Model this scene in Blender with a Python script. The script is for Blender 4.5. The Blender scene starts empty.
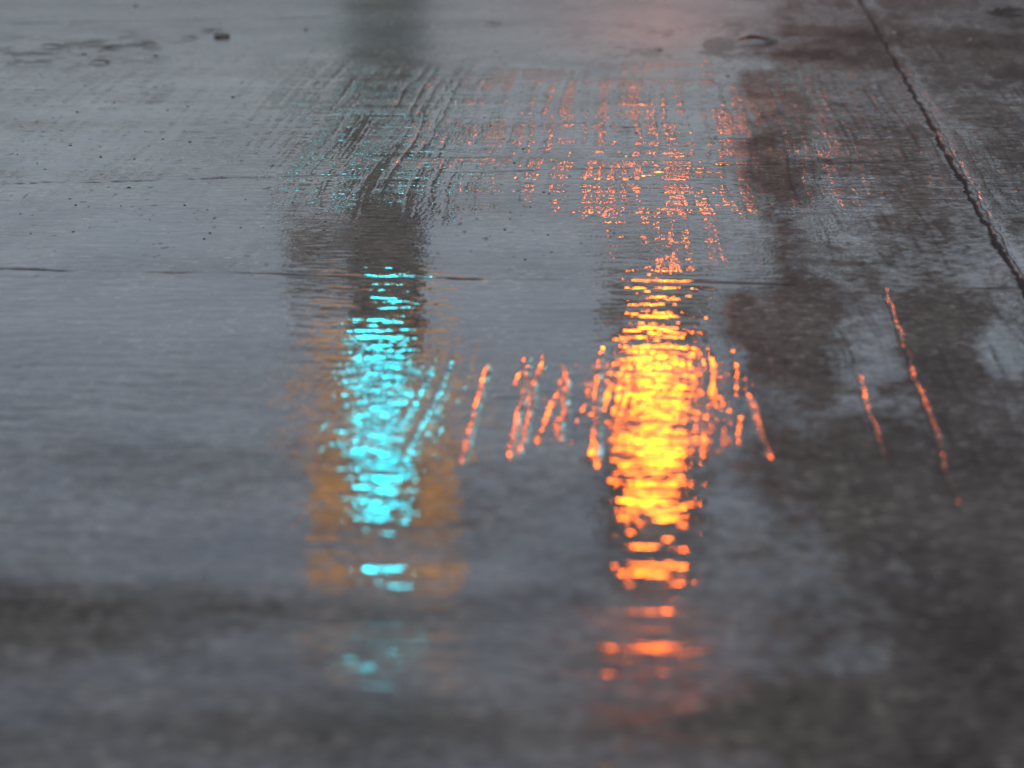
import bpy, bmesh, math, random
import numpy as np
from mathutils import Vector, Matrix, noise as mnoise
random.seed(7)
rng = np.random.default_rng(11)
S = bpy.context.scene
COL = S.collection
R = math.radians

# ------------------------------------------------------------------ camera model
F = 3000.0; HC = 0.8
PITCH = math.atan(694 / F)
YAW = math.atan(148 * math.cos(PITCH) / F)            # camera axis turned a little to the left of the road direction
cp, sp, cy, sy = math.cos(PITCH), math.sin(PITCH), math.cos(YAW), math.sin(YAW)
FWD = np.array([-sy * cp, cy * cp, -sp]); RGT = np.array([cy, sy, 0.0]); UPV = np.cross(RGT, FWD)
def at(px, py, z=0.0):
    d = FWD * F + RGT * (px - 512) - UPV * (py - 384)
    t = (z - HC) / d[2]
    return np.array([d[0] * t, d[1] * t])
def proj(X, Y, Z=0.0):
    a = X * FWD[0] + Y * FWD[1] + (Z - HC) * FWD[2]
    b = X * RGT[0] + Y * RGT[1]
    c = X * UPV[0] + Y * UPV[1] + (Z - HC) * UPV[2]
    return 512 + F * b / a, 384 - F * c / a

cam = bpy.data.objects.new('camera', bpy.data.cameras.new('camera')); COL.objects.link(cam)
cam.location = (0, 0, HC)
cam.rotation_euler = (math.pi / 2 - PITCH, 0, YAW)
cam.data.sensor_width = 36; cam.data.lens = F * 36 / 1024
cam.data.clip_end = 6000; cam.data.clip_start = 0.05
cam.data.dof.use_dof = True
cam.data.dof.aperture_fstop = 4.6
cam.data.dof.focus_distance = 4.9
S.camera = cam

# ------------------------------------------------------------------ helpers
def tag(o, label=None, cat=None, group=None, kind=None):
    if label: o['label'] = label
    if cat: o['category'] = cat
    if group: o['group'] = group
    if kind: o['kind'] = kind
    return o
def empty(name, loc, rz=0, label=None, cat=None, group=None):
    o = bpy.data.objects.new(name, None); COL.objects.link(o); o.location = loc; o.rotation_euler = (0, 0, rz)
    return tag(o, label, cat, group)
def obj(name, bm, mat, parent=None, smooth=False):
    me = bpy.data.meshes.new(name); bm.to_mesh(me); bm.free()
    if smooth:
        for p in me.polygons: p.use_smooth = True
    me.materials.append(mat)
    o = bpy.data.objects.new(name, me); COL.objects.link(o)
    if parent: o.parent = parent
    return o
def box(bm, c, s, bev=0.0, rz=0):
    r = bmesh.ops.create_cube(bm, size=1)
    vs = r['verts']
    bmesh.ops.scale(bm, vec=s, verts=vs)
    if bev:
        es = list({e for v in vs for e in v.link_edges})
        g = bmesh.ops.bevel(bm, geom=es, offset=bev, segments=2, affect='EDGES')
        vs = list({v for f in g['faces'] for v in f.verts} | {v for v in vs if v.is_valid})
    if rz: bmesh.ops.rotate(bm, cent=(0, 0, 0), matrix=Matrix.Rotation(rz, 3, 'Z'), verts=vs)
    bmesh.ops.translate(bm, vec=c, verts=vs)
    return bm
def cone(bm, p0, p1, r0, r1, n=16, caps=True):
    p0 = Vector(p0); p1 = Vector(p1); d = p1 - p0
    r = bmesh.ops.create_cone(bm, cap_ends=caps, segments=n, radius1=r0, radius2=r1, depth=d.length)
    m = Matrix.Translation((p0 + p1) / 2) @ d.to_track_quat('Z', 'Y').to_matrix().to_4x4()
    bmesh.ops.transform(bm, matrix=m, verts=r['verts'])
    return bm
def mat(name, col, rough=0.6, metal=0.0, noise=0.25, scale=12, emit=None, es=0):
    m = bpy.data.materials.new(name); m.use_nodes = True
    N = m.node_tree.nodes; L = m.node_tree.links; b = N['Principled BSDF']
    b.inputs['Roughness'].default_value = rough; b.inputs['Metallic'].default_value = metal
    tc = N.new('ShaderNodeTexCoord'); nz = N.new('ShaderNodeTexNoise')
    nz.inputs['Scale'].default_value = scale; nz.inputs['Detail'].default_value = 5
    L.new(tc.outputs['Object'], nz.inputs['Vector'])
    mx = N.new('ShaderNodeMix'); mx.data_type = 'RGBA'
    mx.inputs[6].default_value = (*[c * (1 - noise) for c in col], 1)
    mx.inputs[7].default_value = (*[min(1, c * (1 + noise)) for c in col], 1)
    L.new(nz.outputs['Fac'], mx.inputs[0]); L.new(mx.outputs[2], b.inputs['Base Color'])
    if emit:
        b.inputs['Emission Color'].default_value = (*emit, 1); b.inputs['Emission Strength'].default_value = es
    return m

# ------------------------------------------------------------------ world: overcast evening sky
w = bpy.data.worlds.new('World'); S.world = w; w.use_nodes = True
N = w.node_tree.nodes; L = w.node_tree.links; N.clear()
out = N.new('ShaderNodeOutputWorld'); bg = N.new('ShaderNodeBackground'); sky = N.new('ShaderNodeTexSky')
sky.sky_type = 'NISHITA'; sky.sun_disc = False
SUN_EL, SUN_ROT = R(24), R(185)
sky.sun_elevation = SUN_EL; sky.sun_rotation = SUN_ROT
sky.air_density = 1.0; sky.dust_density = 4.0; sky.ozone_density = 1.0
hsv = N.new('ShaderNodeHueSaturation'); hsv.inputs['Saturation'].default_value = 0.55
L.new(sky.outputs[0], hsv.inputs['Color'])
tc = N.new('ShaderNodeTexCoord'); mp = N.new('ShaderNodeMapping'); mp.inputs['Scale'].default_value = (1, 1, 2.5)
nz = N.new('ShaderNodeTexNoise'); nz.inputs['Scale'].default_value = 2.2; nz.inputs['Detail'].default_value = 5
L.new(tc.outputs['Generated'], mp.inputs['Vector']); L.new(mp.outputs[0], nz.inputs['Vector'])
mr = N.new('ShaderNodeMapRange'); mr.inputs[1].default_value = 0.3; mr.inputs[2].default_value = 0.7
mr.inputs[3].default_value = 0.75; mr.inputs[4].default_value = 1.15
L.new(nz.outputs['Fac'], mr.inputs[0])
mul = N.new('ShaderNodeVectorMath'); mul.operation = 'SCALE'
L.new(hsv.outputs[0], mul.inputs[0]); L.new(mr.outputs[0], mul.inputs['Scale'])
tint = N.new('ShaderNodeVectorMath'); tint.operation = 'MULTIPLY'; tint.inputs[1].default_value = (1.03, 1.045, 1.09)
L.new(mul.outputs[0], tint.inputs[0]); L.new(tint.outputs[0], bg.inputs['Color']); bg.inputs['Strength'].default_value = 0.134
L.new(bg.outputs[0], out.inputs['Surface'])
sl = bpy.data.lights.new('sun', 'SUN'); sl.energy = 1.5; sl.angle = R(25); sl.color = (1, .96, .9)
so = bpy.data.objects.new('sun', sl); COL.objects.link(so)
sd = Vector((math.sin(SUN_ROT) * math.cos(SUN_EL), math.cos(SUN_ROT) * math.cos(SUN_EL), math.sin(SUN_EL)))
so.rotation_euler = sd.to_track_quat('Z', 'Y').to_euler(); so.location = (0, -5, 20)
S.view_settings.view_transform = 'Standard'; S.view_settings.look = 'None'
S.view_settings.exposure = 0.0; S.view_settings.gamma = 1

# ------------------------------------------------------------------ numpy noise
def vnoise(X, Y, seed):
    """smooth value noise, roughly -1..1, lattice spacing 1"""
    g = np.random.default_rng(seed).uniform(-1, 1, (257, 257))
    xi = np.floor(X).astype(int); yi = np.floor(Y).astype(int)
    fx = X - xi; fy = Y - yi
    fx = fx**3 * (fx * (fx * 6 - 15) + 10); fy = fy**3 * (fy * (fy * 6 - 15) + 10)
    a = g[xi % 257, yi % 257]; b = g[(xi + 1) % 257, yi % 257]
    c = g[xi % 257, (yi + 1) % 257]; d = g[(xi + 1) % 257, (yi + 1) % 257]
    return (a * (1 - fx) + b * fx) * (1 - fy) + (c * (1 - fx) + d * fx) * fy
def fbm(X, Y, seed, o=3, gain=0.5):
    v = 0; a = 1; s = 1
    for k in range(o):
        v = v + a * vnoise(X * s + 17.3 * k, Y * s - 9.1 * k, seed + k); a *= gain; s *= 2.03
    return v
def band(v, a, b, s=8.0):
    """soft window a..b with shoulder s"""
    return 1 / (1 + np.exp(-(v - a) / s)) * 1 / (1 + np.exp((v - b) / s))
def gauss(v, c, s): return np.exp(-((v - c) / s) ** 2)

# ------------------------------------------------------------------ road grid
NR, NC = 1250, 1500
ys_px = np.linspace(-55, 850, NR)
Yr = np.array([at(585, p)[1] for p in ys_px])
Yr = np.concatenate([Yr])
# lateral extent of every row: the viewed strip and a margin either side
uc = np.linspace(-0.17, 1.17, NC)
x_left = -0.1735 * 0 + np.array([at(0, p)[0] for p in ys_px]); x_right = np.array([at(1024, p)[0] for p in ys_px])
X = x_left[:, None] + (x_right - x_left)[:, None] * uc[None, :]
Y = np.repeat(Yr[:, None], NC, 1)
PX, PY = proj(X, Y)

# zones of the pavement surface (0..1), with ragged edges
jx = 22 * fbm(X / 0.12, Y / 0.35, 3); jy = 9 * fbm(X / 0.10, Y / 0.22, 5)
px_, py_ = PX + jx, PY + jy
tine_a = band(py_, 352, 458, 7) * band(px_, 262, 835, 14)                 # worn tined strip in the mid distance
tine_b = band(py_, 88, 212, 9) * band(px_, 330, 1100, 25) * 0.9
tine_b2 = band(py_, 95, 205, 9) * band(px_, 150, 330, 35) * 0.5
tine_c = band(px_, 745, 2000, 22) * band(py_, -200, 275, 9) * 0.8
tine_d = band(px_, 780, 2000, 30) * band(py_, 290, 500, 10) * 0.55
tine_e = band(py_, 205, 262, 6) * band(px_, 620, 820, 20) * 0.4
tine_f = band(px_, -2000, 320, 60) * band(py_, 20, 100, 14) * 0.25 + band(px_, -20, 120, 12) * band(py_, 345, 460, 12) * 0.22
tine_a = tine_a * (1 - .6 * gauss(PX, 650, 48)) * (1 - .85 * gauss(PX, 390, 60)); tine = np.clip(tine_a + tine_b + tine_b2 + tine_c + tine_d + tine_e + tine_f, 0, 1)
t_rag = np.clip(0.75 + 0.7 * fbm(X / 0.09, Y / 0.4, 9), 0.05, 1.3)
pool = band(py_, 206, 345, 5) * band(px_, -2000, 760, 18)                # standing water, nearly flat
pool = np.clip(pool + band(py_, 455, 505, 7) * band(px_, 200, 760, 20) * .6, 0, 1)

# heights in metres
Hh = 0.0003 * fbm(X / 0.6, Y / 0.3, 21, 2)
Hh += (0.00005 + 0.00003 * (1 - pool)) * fbm(X / 0.045, Y / 0.045, 31, 3, .55)
ridge = fbm(X / 0.55, Y / 0.06, 41, 3, .55)
Hh += (0.00013 + 0.00004 * band(py_, -400, 200, 10)) * ridge
Hh += 0.00003 * fbm(X / 0.22, Y / 0.02, 44, 2)
# broad transverse waves left by the screed, nearest the camera
Hh += 0.0006 * band(PY, 520, 2000, 15) * fbm(X / 1.6, Y / 0.13, 47, 2)
# longitudinal tines
mean = 0.010 * fbm(X * 0 + 3.1, Y / 0.5, 51, 2) + 0.003 * fbm(X / 0.2, Y / 0.3, 53, 2)
bow = -0.05 * np.clip(Y - at(500, 470)[1], 0, 0.75) ** 2 * tine_a
tdirt = np.zeros_like(X)
def tines(pitch, mask, depth, wd, seed, lo=.15, blen=.16):
    global Hh
    T = (X + mean + bow) / pitch
    ti = np.floor(T).astype(int); tf = T - ti
    amp = np.random.default_rng(seed).uniform(lo, 1, 1024)[ti % 1024]
    off = np.random.default_rng(seed + 1).uniform(-.2, .2, 1024)[ti % 1024]
    brk = np.clip(0.5 + 1.1 * vnoise(ti * 7.31, Y / blen, seed + 50) + .5 * vnoise(ti * 3.7, Y / (blen * .2), seed + 51), 0, 1.2)
    Hh = Hh - depth * mask * amp * brk * np.exp(-((tf - .5 - off) / wd) ** 2)
    tdirt[:] = np.maximum(tdirt, mask * amp * brk * np.exp(-((tf - .5 - off) / (wd * 1.1)) ** 2))
m_near = np.clip(tine_a + tine_d + tine_f, 0, 1) * t_rag
m_far = np.clip(tine_b + tine_b2 + tine_c + tine_e + .6 * tine_f, 0, 1) * t_rag
tines(0.0225, m_near, 0.00052, .16, 5, .05, .30)
tines(0.0127, m_near, 0.00022, .20, 25, .0, .12)
tines(0.0150, m_far, 0.00034, .20, 15, .1, .22)
# cross tining in the far strip
cross = band(py_, 95, 215, 9) * band(px_, 250, 1000, 40)
T2 = (Y + 0.006 * fbm(X / 0.1, Y / .3, 71, 2)) / 0.042
Hh -= 0.00035 * cross * np.exp(-((T2 - np.floor(T2) - .5) / 0.22) ** 2)
# single deep scores
dirt = np.clip(tdirt, 0, 1) * (.12 + .5 / (1 + np.exp(-(PX - 765) / 25)))
wline = np.zeros_like(X)
def score(p, q, width, depth, dk=0.0, wob=0.004, seed=0, rag=0.3, fade=0.04):
    global Hh, dirt
    a = at(*p); b = at(*q); d = b - a; Ln = np.hypot(*d); d = d / Ln
    s = (X - a[0]) * d[0] + (Y - a[1]) * d[1]
    t = (X - a[0]) * -d[1] + (Y - a[1]) * d[0] + wob * vnoise(s / .07, s * 0 + seed, 80 + seed)
    wd = width * (1 + rag * vnoise(s / .025, s * 0 + seed + .5, 90 + seed))
    e = np.clip((.75 if seed > 9 else 1.0) + (.9 if seed > 9 else .3) * vnoise(s / .06, s * 0 + seed, 60 + seed), .1, 1.3) / (1 + np.exp(-(s) / fade * 4)) / (1 + np.exp((s - Ln) / fade * 4))
    g = np.exp(-(t / wd) ** 2) * e
    Hh = Hh - depth * g; dirt = np.maximum(dirt, np.minimum(1, dk * g))
    if seed in (1, 2, 3, 9): wline[:] = np.maximum(wline, np.exp(-(t / (wd * 2.2)) ** 2) * e)
score((1075, 380), (830, -53), 0.0040, 0.0013, 1.9, .003, 1, .9)
score((1092, 395), (838, -53), 0.0022, 0.0011, 0, .004, 1, .9)           # open joint along the lane
score((1085, 380), (842, -53), 0.004, 0.0004, 0, .006, 1, .9)
score((884, 288), (958, 505), 0.0030, 0.0014, .25, .003, 2)
score((857, 372), (886, 462), 0.0026, 0.0012, .25, .003, 3)
score((487, 366), (462, 462), 0.0024, 0.0008, .1, .003, 4)
score((531, 360), (512, 460), 0.0024, 0.0008, .1, .003, 5)
score((570, 372), (562, 440), 0.0024, 0.0008, .1, .003, 6)
score((604, 350), (597, 462), 0.0024, 0.0008, .1, .003, 7)
score((540, 368), (522, 455), 0.0024, 0.0008, .1, .003, 8)
score((745, 395), (770, 458), 0.0024, 0.0008, .1, .003, 9)
score((-120, 187), (1150, 154), 0.0036, 0.0011, .85, .006, 10, .7, .1)      # transverse joints
score((-120, 267), (1150, 291), 0.0038, 0.0012, .85, .006, 11, .7, .1)
score((-120, 26), (330, 17), 0.010, 0.0012, .55, .010, 12, .7, .1)
score((740, 672), (1150, 674), 0.006, 0.0008, .4, .004, 14, .7, .1)

smear = gauss(PY + .5 * jy, 50 - (PX - 100) * .05, 14) * band(PX, -40, 165, 20) * np.clip(fbm(X / .05, Y / .08, 141, 4, .7) * 1.6, 0, 1)
smear = np.maximum(smear, band(PX, 620, 1100, 50) * gauss(PY + jy, 45, 22) * np.clip(fbm(X / .07, Y / .2, 143, 4, .7) * 1.3, 0, 1))
dirt = np.maximum(dirt, .6 * smear)
dirt = np.maximum(dirt, .55 * np.clip((fbm(X / .012, Y / .03, 145, 2) - 1.0) * 5, 0, 1) * band(PY, 0, 275, 8) * (PX < 780))
STREAK = lambda p, q, w: gauss(X + .0003 * jx, at(p, q)[0], w)
# how much water lies on the surface
wet = 0.94 + 0.10 * fbm(X / .25, Y / .2, 101)
right = 1 / (1 + np.exp(-(px_ - 765) / 26))
blot = 1 / (1 + np.exp(-(fbm(X / 0.13, Y / 0.42, 105, 4, .6) + .12) / .09))
wet = wet * (1 - right) + right * (.16 + .40 * blot)
grain = fbm(X / .016, Y / .022, 151, 3, .7)
wet += np.clip(grain, -1.3, 1.3) * (.15 + .12 * right) * np.clip(band(PY, 430, 3000, 30) + right + .25, 0, 1)
lowd = band(PY + 2 * jy, 455, 3000, 25)
wet -= lowd * .21 * (1 + np.clip(fbm(X / 0.2, Y / 0.16, 107, 4, .6), -1, 1))
def patch(cx, cy_, rx, ry, amt):
    global wet
    q = ((PX + 1.1 * jx - cx) / rx) ** 2 + ((PY + 1.3 * jy - cy_) / ry) ** 2
    wet = wet + amt / (1 + np.exp((q - 1) * 4))
patch(795, 335, 60, 50, -.55); patch(945, 330, 50, 50, -.6); patch(870, 480, 110, 60, -.35)
patch(780, 120, 30, 90, -.4); patch(900, 210, 70, 60, -.25); patch(860, 350, 45, 45, .5)
patch(1005, 345, 30, 25, .5); patch(930, 50, 160, 30, -.35); patch(835, 220, 60, 45, .35)
patch(880, 560, 260, 60, -.25); patch(70, 620, 330, 30, -.4); patch(1000, 720, 300, 45, -.4); patch(250, 600, 300, 20, -.25)
patch(200, 470, 200, 30, -.15); patch(900, 730, 260, 40, -.2); patch(250, 735, 400, 20, -.15)
refl_streaks = STREAK(800, 300, .024) * band(PY, 95, 520, 20) * .55 + STREAK(745, 300, .014) * band(PY, 275, 470, 12) * .35 + STREAK(905, 300, .03) * band(PY, 300, 520, 15) * .3  # dark tree and trunk reflections put in as strips of weaker water coat
wet -= refl_streaks * np.clip(1 + .7 * fbm(X / .03, Y / .12, 161, 3), .1, 1.6)
wet += .45 * band(px_, 800, 880, 10) * band(py_, 318, 405, 6) * np.clip(.6 + .9 * fbm(X / .2, Y / .035, 163, 2), 0, 1.2)
wet += .35 * band(px_, 800, 900, 14) * band(py_, 120, 270, 10) * np.clip(.4 + .9 * fbm(X / .2, Y / .05, 165, 2), 0, 1.2)
wet += .35 * band(px_, 985, 1100, 8) * band(py_, 310, 380, 8)
wet += .5 * np.clip(wline, 0, 1)
sg = lambda v: 1 / (1 + np.exp(-v))
pj = PY + .12 * jy
wet -= .18 * band(pj, 602, 672, 2.5) * sg((360 - px_) / 70) - .15 * band(pj, 590, 601, 2) * sg((420 - px_) / 90)
wet -= .30 * sg((pj - 673) / 2) * np.exp(-np.clip(pj - 673, 0, 999) / 70) * sg((px_ - 720) / 40)
wet -= .10 * band(pj, 705, 732, 4) + .06 * band(pj, 748, 900, 5)
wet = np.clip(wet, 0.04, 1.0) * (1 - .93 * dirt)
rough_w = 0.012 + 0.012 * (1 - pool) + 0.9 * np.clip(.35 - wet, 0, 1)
farveil = 1 / (1 + np.exp((PY - 62) / 14)); rough_w = np.clip(rough_w + 0.21 * farveil, .01, .5)
z_far = band(py_, 60, 206, 6); z_pool = band(py_, 206, 272, 5) * band(px_, -2000, 800, 20)
z_tine = band(py_, 350, 460, 7); z_rightfar = band(px_, 780, 3000, 25) * band(PY, -900, 345, 8)
ripple = 0.72 - .3 * z_pool + .6 * z_tine + .35 * z_far * (1 - .3 * farveil) + .30 * band(PY, 600, 3000, 12)
ripple = np.clip(ripple * (1 + .35 * fbm(X / .15, Y / .15, 121, 2)), .15, 3)
fine_r = 0.03 + .17 * z_tine + .95 * z_far + .4 * farveil + .15 * band(py_, 30, 140, 10) + .5 * z_rightfar
colm = np.clip(.55 + .9 * vnoise((X + mean) / .011, Y / .5, 171) + .3 * vnoise(X / .004, Y / .05, 172), .1, 1.4)
rowm = np.clip(.75 + .7 * fbm(X / .35, Y / .028, 173, 2), .15, 1.5)
fine_r *= 1 + (colm * rowm * (1.95 - 1.3 / (1 + np.exp((px_ - 285) / 30))) - 1) * band(py_, 70, 215, 8)
fine_r += .40 * band(py_, 200, 268, 5) * band(px_, 590, 775, 18) * np.clip(colm, 0, 1) + .10 * z_pool
fine_r = np.clip(fine_r * (1 + .4 * fbm(X / .10, Y / .16, 131, 3)), .02, 2.2)

rough_w = rough_w + .085 * band(PY, 600, 3000, 8)
verts = np.stack([X, Y, Hh], -1).reshape(-1, 3).astype(np.float32)
me = bpy.data.meshes.new('concrete_road')
ii = np.arange(NR * NC).reshape(NR, NC)
quads = np.stack([ii[:-1, :-1], ii[1:, :-1], ii[1:, 1:], ii[:-1, 1:]], -1).reshape(-1, 4)
quads = quads[:, ::-1]
# rows run away-to-near (Y falls), so this order faces up
nf = len(quads)
me.vertices.add(len(verts)); me.vertices.foreach_set('co', verts.ravel())
me.loops.add(nf * 4); me.loops.foreach_set('vertex_index', quads.ravel().astype(np.int32))
me.polygons.add(nf); me.polygons.foreach_set('loop_start', np.arange(0, nf * 4, 4, dtype=np.int32))
me.polygons.foreach_set('use_smooth', np.ones(nf, bool))
me.update(calc_edges=True)
if me.polygons[0].normal.z < 0: me.flip_normals()
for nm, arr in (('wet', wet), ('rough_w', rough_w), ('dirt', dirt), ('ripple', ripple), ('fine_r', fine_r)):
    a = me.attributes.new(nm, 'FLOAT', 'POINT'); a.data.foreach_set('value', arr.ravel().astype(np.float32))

def road_material(name, detailed=True):
    m = bpy.data.materials.new(name); m.use_nodes = True
    N = m.node_tree.nodes; L = m.node_tree.links; b = N['Principled BSDF']
    def attr(n, default):
        if not detailed:
            v = N.new('ShaderNodeValue'); v.outputs[0].default_value = default; return v.outputs[0]
        a = N.new('ShaderNodeAttribute'); a.attribute_name = n; return a.outputs['Fac']
    def math_(op, a, c):
        n = N.new('ShaderNodeMath'); n.operation = op
        for k, v in enumerate((a, c)):
            if isinstance(v, (int, float)): n.inputs[k].default_value = v
            else: L.new(v, n.inputs[k])
        return n.outputs[0]
    geo = N.new('ShaderNodeNewGeometry')
    def noise(sx, sy_, scale, det, rough=.55):
        mp = N.new('ShaderNodeMapping'); mp.inputs['Scale'].default_value = (sx, sy_, 1)
        L.new(geo.outputs['Position'], mp.inputs['Vector'])
        n = N.new('ShaderNodeTexNoise'); n.inputs['Scale'].default_value = scale
        n.inputs['Detail'].default_value = det; n.inputs['Roughness'].default_value = rough
        L.new(mp.outputs[0], n.inputs['Vector']); return n.outputs['Fac']
    wet_, rw, dt, rp, fr = attr('wet', .75), attr('rough_w', .12), attr('dirt', 0), attr('ripple', 1), attr('fine_r', .5)
    # concrete colour: mottled grey-brown paste, pale and dark aggregate
    big = noise(1, .5, 6, 6); mid = noise(1, 1, 45, 5, .7); fine = noise(1, 1, 260, 3, .6)
    ramp = N.new('ShaderNodeValToRGB'); L.new(big, ramp.inputs[0])
    ramp.color_ramp.elements[0].position = .3; ramp.color_ramp.elements[0].color = (.032, .030, .028, 1)
    ramp.color_ramp.elements[1].position = .7; ramp.color_ramp.elements[1].color = (.082, .078, .073, 1)
    g1 = math_('MULTIPLY_ADD', mid, 3.0); g1.node.inputs[2].default_value = -.45
    g2 = math_('MULTIPLY_ADD', fine, .8); g2.node.inputs[2].default_value = .6
    gg = math_('MULTIPLY', g1, g2)
    sc = N.new('ShaderNodeVectorMath'); sc.operation = 'SCALE'
    L.new(ramp.outputs[0], sc.inputs[0]); L.new(gg, sc.inputs['Scale'])
    vo = N.new('ShaderNodeTexVoronoi'); vo.inputs['Scale'].default_value = 125
    L.new(geo.outputs['Position'], vo.inputs['Vector'])
    sepc = N.new('ShaderNodeSeparateColor'); L.new(vo.outputs['Color'], sepc.inputs[0])
    pick = N.new('ShaderNodeMapRange'); pick.inputs[1].default_value = .82; pick.inputs[2].default_value = 1; pick.inputs[3].default_value = 1; pick.inputs[4].default_value = 2.5
    L.new(sepc.outputs[0], pick.inputs[0])
    pk = math_('MULTIPLY_ADD', math_('MULTIPLY', math_('SUBTRACT', pick.outputs[0], 1.0), noise(1, 1, 14, 4, .6)), 1.6); pk.node.inputs[2].default_value = 1.0
    gg = math_('MULTIPLY', gg, pk); L.new(gg, sc.inputs['Scale'])
    dk = N.new('ShaderNodeMix'); dk.data_type = 'RGBA'; dk.inputs[7].default_value = (.012, .011, .010, 1)
    L.new(dt, dk.inputs[0]); L.new(sc.outputs[0], dk.inputs[6]); L.new(dk.outputs[2], b.inputs['Base Color'])
    b.inputs['Roughness'].default_value = .75; b.inputs['Specular IOR Level'].default_value = .12
    # paste texture under the water
    bb = N.new('ShaderNodeBump'); bb.inputs['Strength'].default_value = 1; bb.inputs['Distance'].default_value = .0012
    L.new(mid, bb.inputs['Height']); L.new(bb.outputs[0], b.inputs['Normal'])
    # water film: fine rippling carried by the texture below it
    r1 = noise(.50, 1.05, 38, 1, .5); r1b = noise(.7, 1.1, 95, 1, .5); r2 = noise(1, .48, 180, 2, .5)
    h = math_('MULTIPLY', math_('ADD', math_('MULTIPLY', r1, .00105), math_('MULTIPLY', r1b, .00022)), rp)
    h = math_('ADD', h, math_('MULTIPLY', math_('MULTIPLY', r2, .00105), fr))
    cb = N.new('ShaderNodeBump'); cb.inputs['Strength'].default_value = 1; cb.inputs['Distance'].default_value = 1
    L.new(h, cb.inputs['Height']); L.new(cb.outputs[0], b.inputs['Coat Normal'])
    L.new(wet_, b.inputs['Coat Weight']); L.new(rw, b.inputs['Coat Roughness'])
    b.inputs['Coat IOR'].default_value = 1.36
    return m
m_road = road_material('wet_concrete')
me.materials.append(m_road)
road = bpy.data.objects.new('concrete_road', me); COL.objects.link(road); tag(road, kind='structure')

# ground all round: one sheet a little lower, same concrete, reaching the horizon
bm = bmesh.new()
gs = 1500
bmesh.ops.create_grid(bm, x_segments=60, y_segments=60, size=gs)
bmesh.ops.translate(bm, vec=(0, 0, -0.012), verts=bm.verts)
g = obj('ground', bm, road_material('wet_concrete_ground', False)); tag(g, kind='structure')

# ------------------------------------------------------------------ debris on the road
m_peb = mat('pebble_dark', (.05, .048, .045), .3, scale=60)
m_pale = mat('pebble_pale', (.32, .31, .30), .4, scale=60)
m_leaf = mat('leaf_brown', (.035, .025, .016), .4, scale=80)
def pebble_mesh(seed, r, flat=.55):
    bm = bmesh.new(); bmesh.ops.create_icosphere(bm, subdivisions=3, radius=r)
    for v in bm.verts:
        n = mnoise.noise(v.co / r * 1.3 + Vector((seed * 3.1, 0, 0)))
        v.co *= 1 + .38 * n; v.co.z *= flat
    bmesh.ops.translate(bm, vec=(0, 0, r * flat * .72), verts=bm.verts)
    return bm
def pebble(px, py, wpx, label, group=None, pale=False, seed=0, sy_=1.0):
    x, y = at(px, py); ppm = F / math.hypot(y, HC)
    o = obj('pebble', pebble_mesh(seed, wpx / ppm / 2 * .75, .32), m_pale if pale else m_peb, smooth=True)
    o.location = (x, y, 0); o.rotation_euler.z = seed * 1.7; o.scale = (1, sy_, 1)
    tag(o, label, 'pebble', group); return o
single = [
 (222, 37, 22, 'largest dark wet stone near the far edge, at the end of a line of debris', False),
 (84, 54, 6, 'dark pebble at the left end of the long smear of grit', False),
 (156, 56, 7, 'round dark pebble just right of the long smear of grit', False),
 (136, 6, 6, 'small dark pebble farthest away, alone near the top edge on the left', False),
 (306, 30, 6, 'dark pebble just left of the grey green pole reflection', False),
 (740, 101, 7, 'pale stone chip beside the dark stripe on the right', True),
 (894, 33, 5, 'pale chip just right of the far end of the open joint', True),
 (970, 40, 5, 'pale chip on the dark pavement far right of the open joint', True),
 (636, 133, 5, 'dark pebble among the first orange glints', False),
 (660, 50, 6, 'dark pebble in the pink glow near the far edge', False),
 (728, 76, 5, 'dark pebble at the right edge of the pink glow', False),
 (190, 142, 4, 'dark pebble alone on the smooth grey pavement at the left', False),
 (233, 97, 5, 'dark pebble between the grit smear and the first transverse joint', False)]
for k, (a, b_, c, lab, pale) in enumerate(single):
    pebble(a, b_, c, lab, None, pale, k + 1, 1.0)
for k in range(90):
    x = random.uniform(5, 560); y = random.uniform(62, 262) if k % 3 else random.uniform(195, 262)
    pebble(x, y, random.uniform(2.2, 4.4), 'tiny dark speck of grit on the smooth wet concrete', 'grit specks scattered on the wet concrete', False, 30 + k)
# leaf fragments and twigs in the smear at the upper left
def leaf_mesh(l, wd, seed):
    bm = bmesh.new(); n = 10; rows = []
    rr = random.Random(seed)
    for i in range(n + 1):
        t = i / n; hw = wd / 2 * math.sin(math.pi * min(1, t * .97 + .02)) ** .8 * rr.uniform(.75, 1.1)
        zz = .12 * l * math.sin(t * 3 + seed)
        rows.append([bm.verts.new((t * l - l / 2, s * hw, abs(zz) * .35 + .0015 + .18 * abs(s) * hw)) for s in (-1, -.4, .4, 1)])
    for a, b_ in zip(rows, rows[1:]):
        for j in range(3): bm.faces.new((a[j], b_[j], b_[j + 1], a[j + 1]))
    bmesh.ops.solidify(bm, geom=bm.faces[:], thickness=.0008)
    return bm
leaves = [(100, 63, 24, 'long dark leaf scrap lying below the grit smear'),
          (55, 47, 30, 'dark leaf scrap at the left part of the grit smear'),
          (112, 48, 22, 'curled dark leaf scrap in the middle of the grit smear'),
          (148, 45, 22, 'dark leaf scrap at the right end of the grit smear'),
          (190, 38, 20, 'flat dark leaf scrap left of the largest stone'),
          (212, 31, 24, 'thin dark leaf scrap just beyond the largest stone'),
          (145, 94, 11, 'short dark leaf scrap on clear pavement below the debris'),
          (494, 24, 18, 'dark leaf scrap right of the pole reflection near the far edge'),
          (627, 129, 17, 'thin dark twig like scrap beside a pebble left of the orange glints'),
          (1008, 14, 46, 'long dark strip of debris in the far right corner'),
          (758, 42, 44, 'flat dark clump of debris at the right of the pink glow')]
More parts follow.
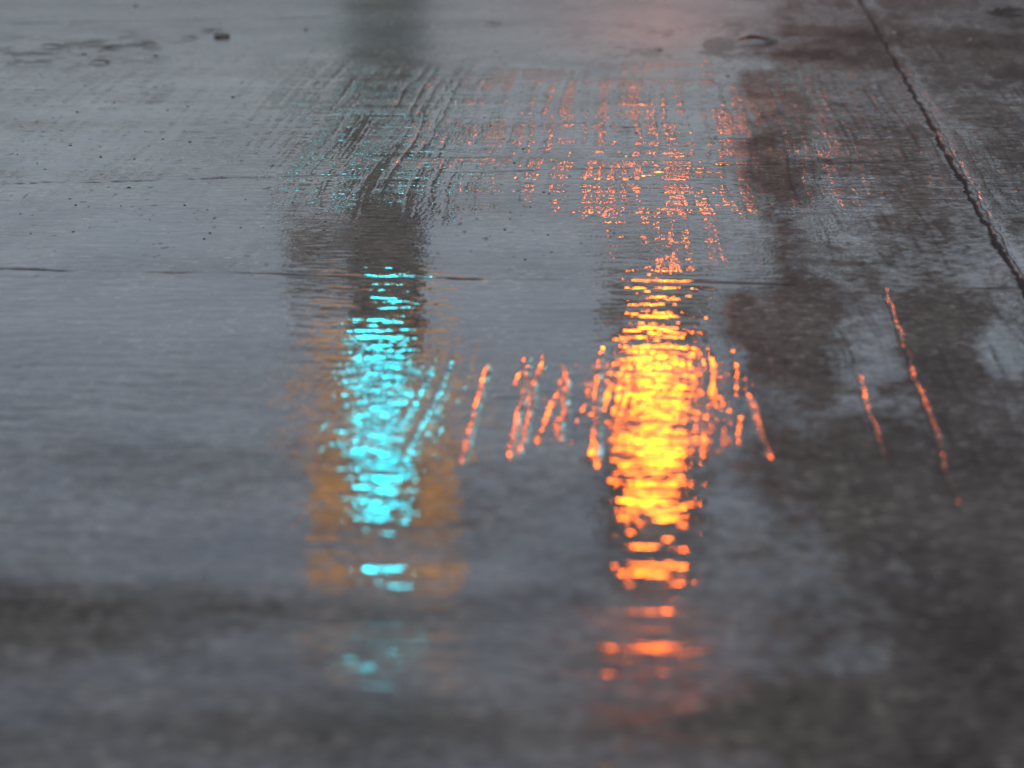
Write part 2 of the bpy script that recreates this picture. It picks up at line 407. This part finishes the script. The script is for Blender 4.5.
for k, (a, b_, c, lab) in enumerate(leaves):
    x, y = at(a, b_); ppm = F / math.hypot(y, HC); l = c / ppm
    o = obj('leaf_scrap', leaf_mesh(l, l * random.uniform(.3, .55) if c < 40 else l * .7, k), m_leaf, smooth=True)
    o.location = (x, y, 0); o.rotation_euler.z = random.uniform(-.35, .35); tag(o, lab, 'leaf')
x, y = at(455, 0)

# ------------------------------------------------------------------ traffic signals beyond the frame (seen only mirrored in the wet road)
m_blk = mat('signal_black', (.02, .02, .02), .5)
m_yel = mat('signal_yellow', (.95, .37, .006), .5, noise=.12)
m_zinc = mat('post_zinc', (.42, .44, .46), .5)
m_hous = mat('housing_brown', (.42, .20, .03), .5)
m_steel = mat('post_grey', (.03, .05, .05), .6)
m_cab = mat('cabinet_dark', (.022, .020, .020), .5)
m_dead = mat('lens_dark', (.03, .012, .01), .2)
m_grn = mat('lens_green', (.02, .3, .25), .3, emit=(.0003, .48, .60), es=52)
m_red = mat('lens_red', (.4, .05, .02), .3, emit=(1.0, .14, .0002), es=115)
def lens_mesh(r):
    bm = bmesh.new(); cone(bm, (0, .0, 0), (0, -.012, 0), r, r * .96, 40)
    return bm
def signal(px, py, drop, sections, lit, plate_w, plate_h, plate_mat, lens_mat, lr, label, post_r, name='traffic_signal'):
    x, y = at(px, py, HC - drop); zl = drop - HC            # height of the lit lens
    t = empty(name, (x, y, 0), 0, label, 'traffic light')
    h = lr * 2 + .06
    zc = [zl + (k - lit) * h for k in range(sections)]
    mid = sum(zc) / sections
    bm = bmesh.new(); box(bm, (0, .09, mid), (lr * 2 + .05, .16, h * sections), .02); obj('housing', bm, m_hous if plate_mat else m_blk, t)
    bm = bmesh.new(); pm = mid + (.04 if plate_mat else 0); box(bm, (0, .04, pm), (plate_w, .012, plate_h), .004); obj('backplate', bm, m_hous if plate_mat else m_blk, t)
    if plate_mat:
        bw = .17
        bm = bmesh.new(); fr = plate_w / 2 - bw / 2; fh = plate_h / 2 - bw / 2
        for s in (-1, 1):
            box(bm, (s * fr, .030, pm), (bw, .006, plate_h - .004)); box(bm, (0, .030, pm + s * fh), (plate_w - 2 * bw - .004, .006, bw))
        obj('yellow_border', bm, plate_mat, t)
    for k, z in enumerate(zc):
        on = (k == lit) if isinstance(lit, int) else True
        o = obj('lens', lens_mesh(lr), lens_mat if on else m_dead, t); o.location = (0, .008, z)
        bm = bmesh.new()                                     # visor: upper half tunnel
        rings = []
        for i in range(19):
            a = math.pi * (i / 18) ; d = .16
            c, s_ = math.cos(a) * (lr + .012), math.sin(a) * (lr + .012)
            rings.append((bm.verts.new((c, .02, s_)), bm.verts.new((c, -d + .02 - 0 * s_, s_))))
        for a_, b_ in zip(rings, rings[1:]): bm.faces.new((a_[0], a_[1], b_[1], b_[0]))
        bmesh.ops.solidify(bm, geom=bm.faces[:], thickness=.004)
        v = obj('visor', bm, m_blk, t); v.location = (0, 0, z)
    bm = bmesh.new(); yp = .18 + post_r; cone(bm, (0, yp, 0), (0, yp, mid + h * sections / 2), post_r, post_r * .9, 28)
    cone(bm, (0, yp, 0), (0, yp, .05), post_r * 1.9, post_r * 1.9, 28)
    obj('post', bm, m_steel if plate_mat else m_zinc, t)
    return t, (x, y)
t1, p1 = signal(382, 418, 3.0, 2, 0, .62, .80, m_yel, m_grn, .113, 'green traffic light on a broad grey post with a yellow bordered backplate', .17)
t2, p2 = signal(655, 425, 3.0, 3, 1, .44, 1.28, None, m_red, .135, 'red traffic light in a plain black housing on a slim post', .022)
def hz(py): return 3.0 * 0 + (p1[1] * math.tan(PITCH + math.atan((py - 384) / F))) - HC
cz0, cz1 = hz(200), hz(280)
c = empty('control_box', (at(358, 240, HC - 2.3)[0] * 1.0, p1[1] - .03, 0), 0, 'dark control box mounted on the post under the green light', 'control box')
xc = (357 - 382) / 242.0
c.location = (p1[0] + xc, p1[1] - .03, 0)
bm = bmesh.new(); box(bm, (0, .02, (cz0 + cz1) / 2), (.54, .36, cz1 - cz0), .01); obj('case', bm, m_cab, c)
bm = bmesh.new(); box(bm, (0, -.165, (cz0 + cz1) / 2), (.46, .006, (cz1 - cz0) * .8), .002); dd = obj('door', bm, m_cab, c)
bm = bmesh.new(); box(bm, (.18, -.175, (cz0 + cz1) / 2), (.02, .012, .08), .003); obj('handle', bm, m_steel, dd)

# ------------------------------------------------------------------ dark trees and a building beyond, right of the lane
m_bark = mat('bark', (.06, .045, .035), .9, scale=20)
m_fol = mat('foliage', (.045, .05, .035), .7, noise=.4, scale=3)
def tree(px, dist, height, crown_r, trunk_h, label, seed, n=1500, group='trees right of the lane'):
    rr = random.Random(seed)
    d = FWD * F + RGT * (px - 512); x, y = d[0] / d[1] * dist, dist
    t = empty('broadleaf_tree', (x, y, 0), 0, label, 'tree', group)
    bm = bmesh.new()
    cone(bm, (0, 0, 0), (.1, 0, trunk_h), height * .022, height * .014, 12)
    for k in range(9):
        a = k * 2.4; e = Vector((math.cos(a) * crown_r * .6, math.sin(a) * crown_r * .6, trunk_h + (height - trunk_h) * rr.uniform(.25, .8)))
        cone(bm, (.1, 0, trunk_h * rr.uniform(.8, 1)), e, height * .009, height * .003, 7)
    obj('trunk', bm, m_bark, t)
    cl = []
    for k in range(26):
        u = rr.uniform(-1, 1); a = rr.uniform(0, 6.28); q = rr.uniform(.3, .85)
        cl.append((Vector((math.cos(a) * math.sqrt(1 - u * u) * q * crown_r, math.sin(a) * math.sqrt(1 - u * u) * q * crown_r,
                  (trunk_h + height) / 2 + u * q * (height - trunk_h) / 2)), crown_r * rr.uniform(.25, .42)))
    vs = []; fs = []
    for k in range(n * 4):
        c_, r_ = rr.choice(cl)
        v = Vector((rr.gauss(0, 1), rr.gauss(0, 1), rr.gauss(0, 1))); v = v.normalized() * r_ * rr.uniform(.5, 1.05) + c_
        s_ = crown_r * rr.uniform(.04, .075)
        a = Vector((rr.uniform(-1, 1), rr.uniform(-1, 1), rr.uniform(-1, 1))).normalized(); b_ = a.orthogonal().normalized()
        i = len(vs); vs += [v + a * s_, v + b_ * s_ * .6, v - a * s_, v - b_ * s_ * .6]; fs.append((i, i + 1, i + 2, i + 3))
    m_ = bpy.data.meshes.new('crown'); m_.from_pydata(vs, [], fs); m_.materials.append(m_fol)
    o = bpy.data.objects.new('crown', m_); COL.objects.link(o); o.parent = t
tree(792, 22, 4.7, .5, 3.3, 'slender young tree with a small crown nearest the lane', 1, 700)
tree(1190, 28, 7.5, 1.7, 2.4, 'broad dark tree in the middle of the row', 3)
tree(1330, 28, 11.0, 3.0, 3.0, 'tallest dark tree farthest right', 4)
m_brick = mat('brick_brown', (.10, .085, .075), .85)
m_glass = mat('window_glass', (.03, .035, .04), .1)
d = FWD * F + RGT * (885 - 512); bx0 = d[0] / d[1] * 34
b = empty('brick_building', (bx0, 34, 0), 0, 'long low dark brown building standing behind the trees', 'building')
bm = bmesh.new(); box(bm, (14, 5, 1.8), (28, 10, 3.6)); obj('wall', bm, m_brick, b)
bm = bmesh.new(); box(bm, (14, 5, 3.75), (28.6, 10.6, .3)); obj('roof', bm, m_cab, b)
for i in range(9):
    for j in range(1):
        bm = bmesh.new(); box(bm, (1.8 + i * 3, -.01, 2.2 + j * 3.8), (1.3, .1, 1.7)); obj('window', bm, m_glass, b)
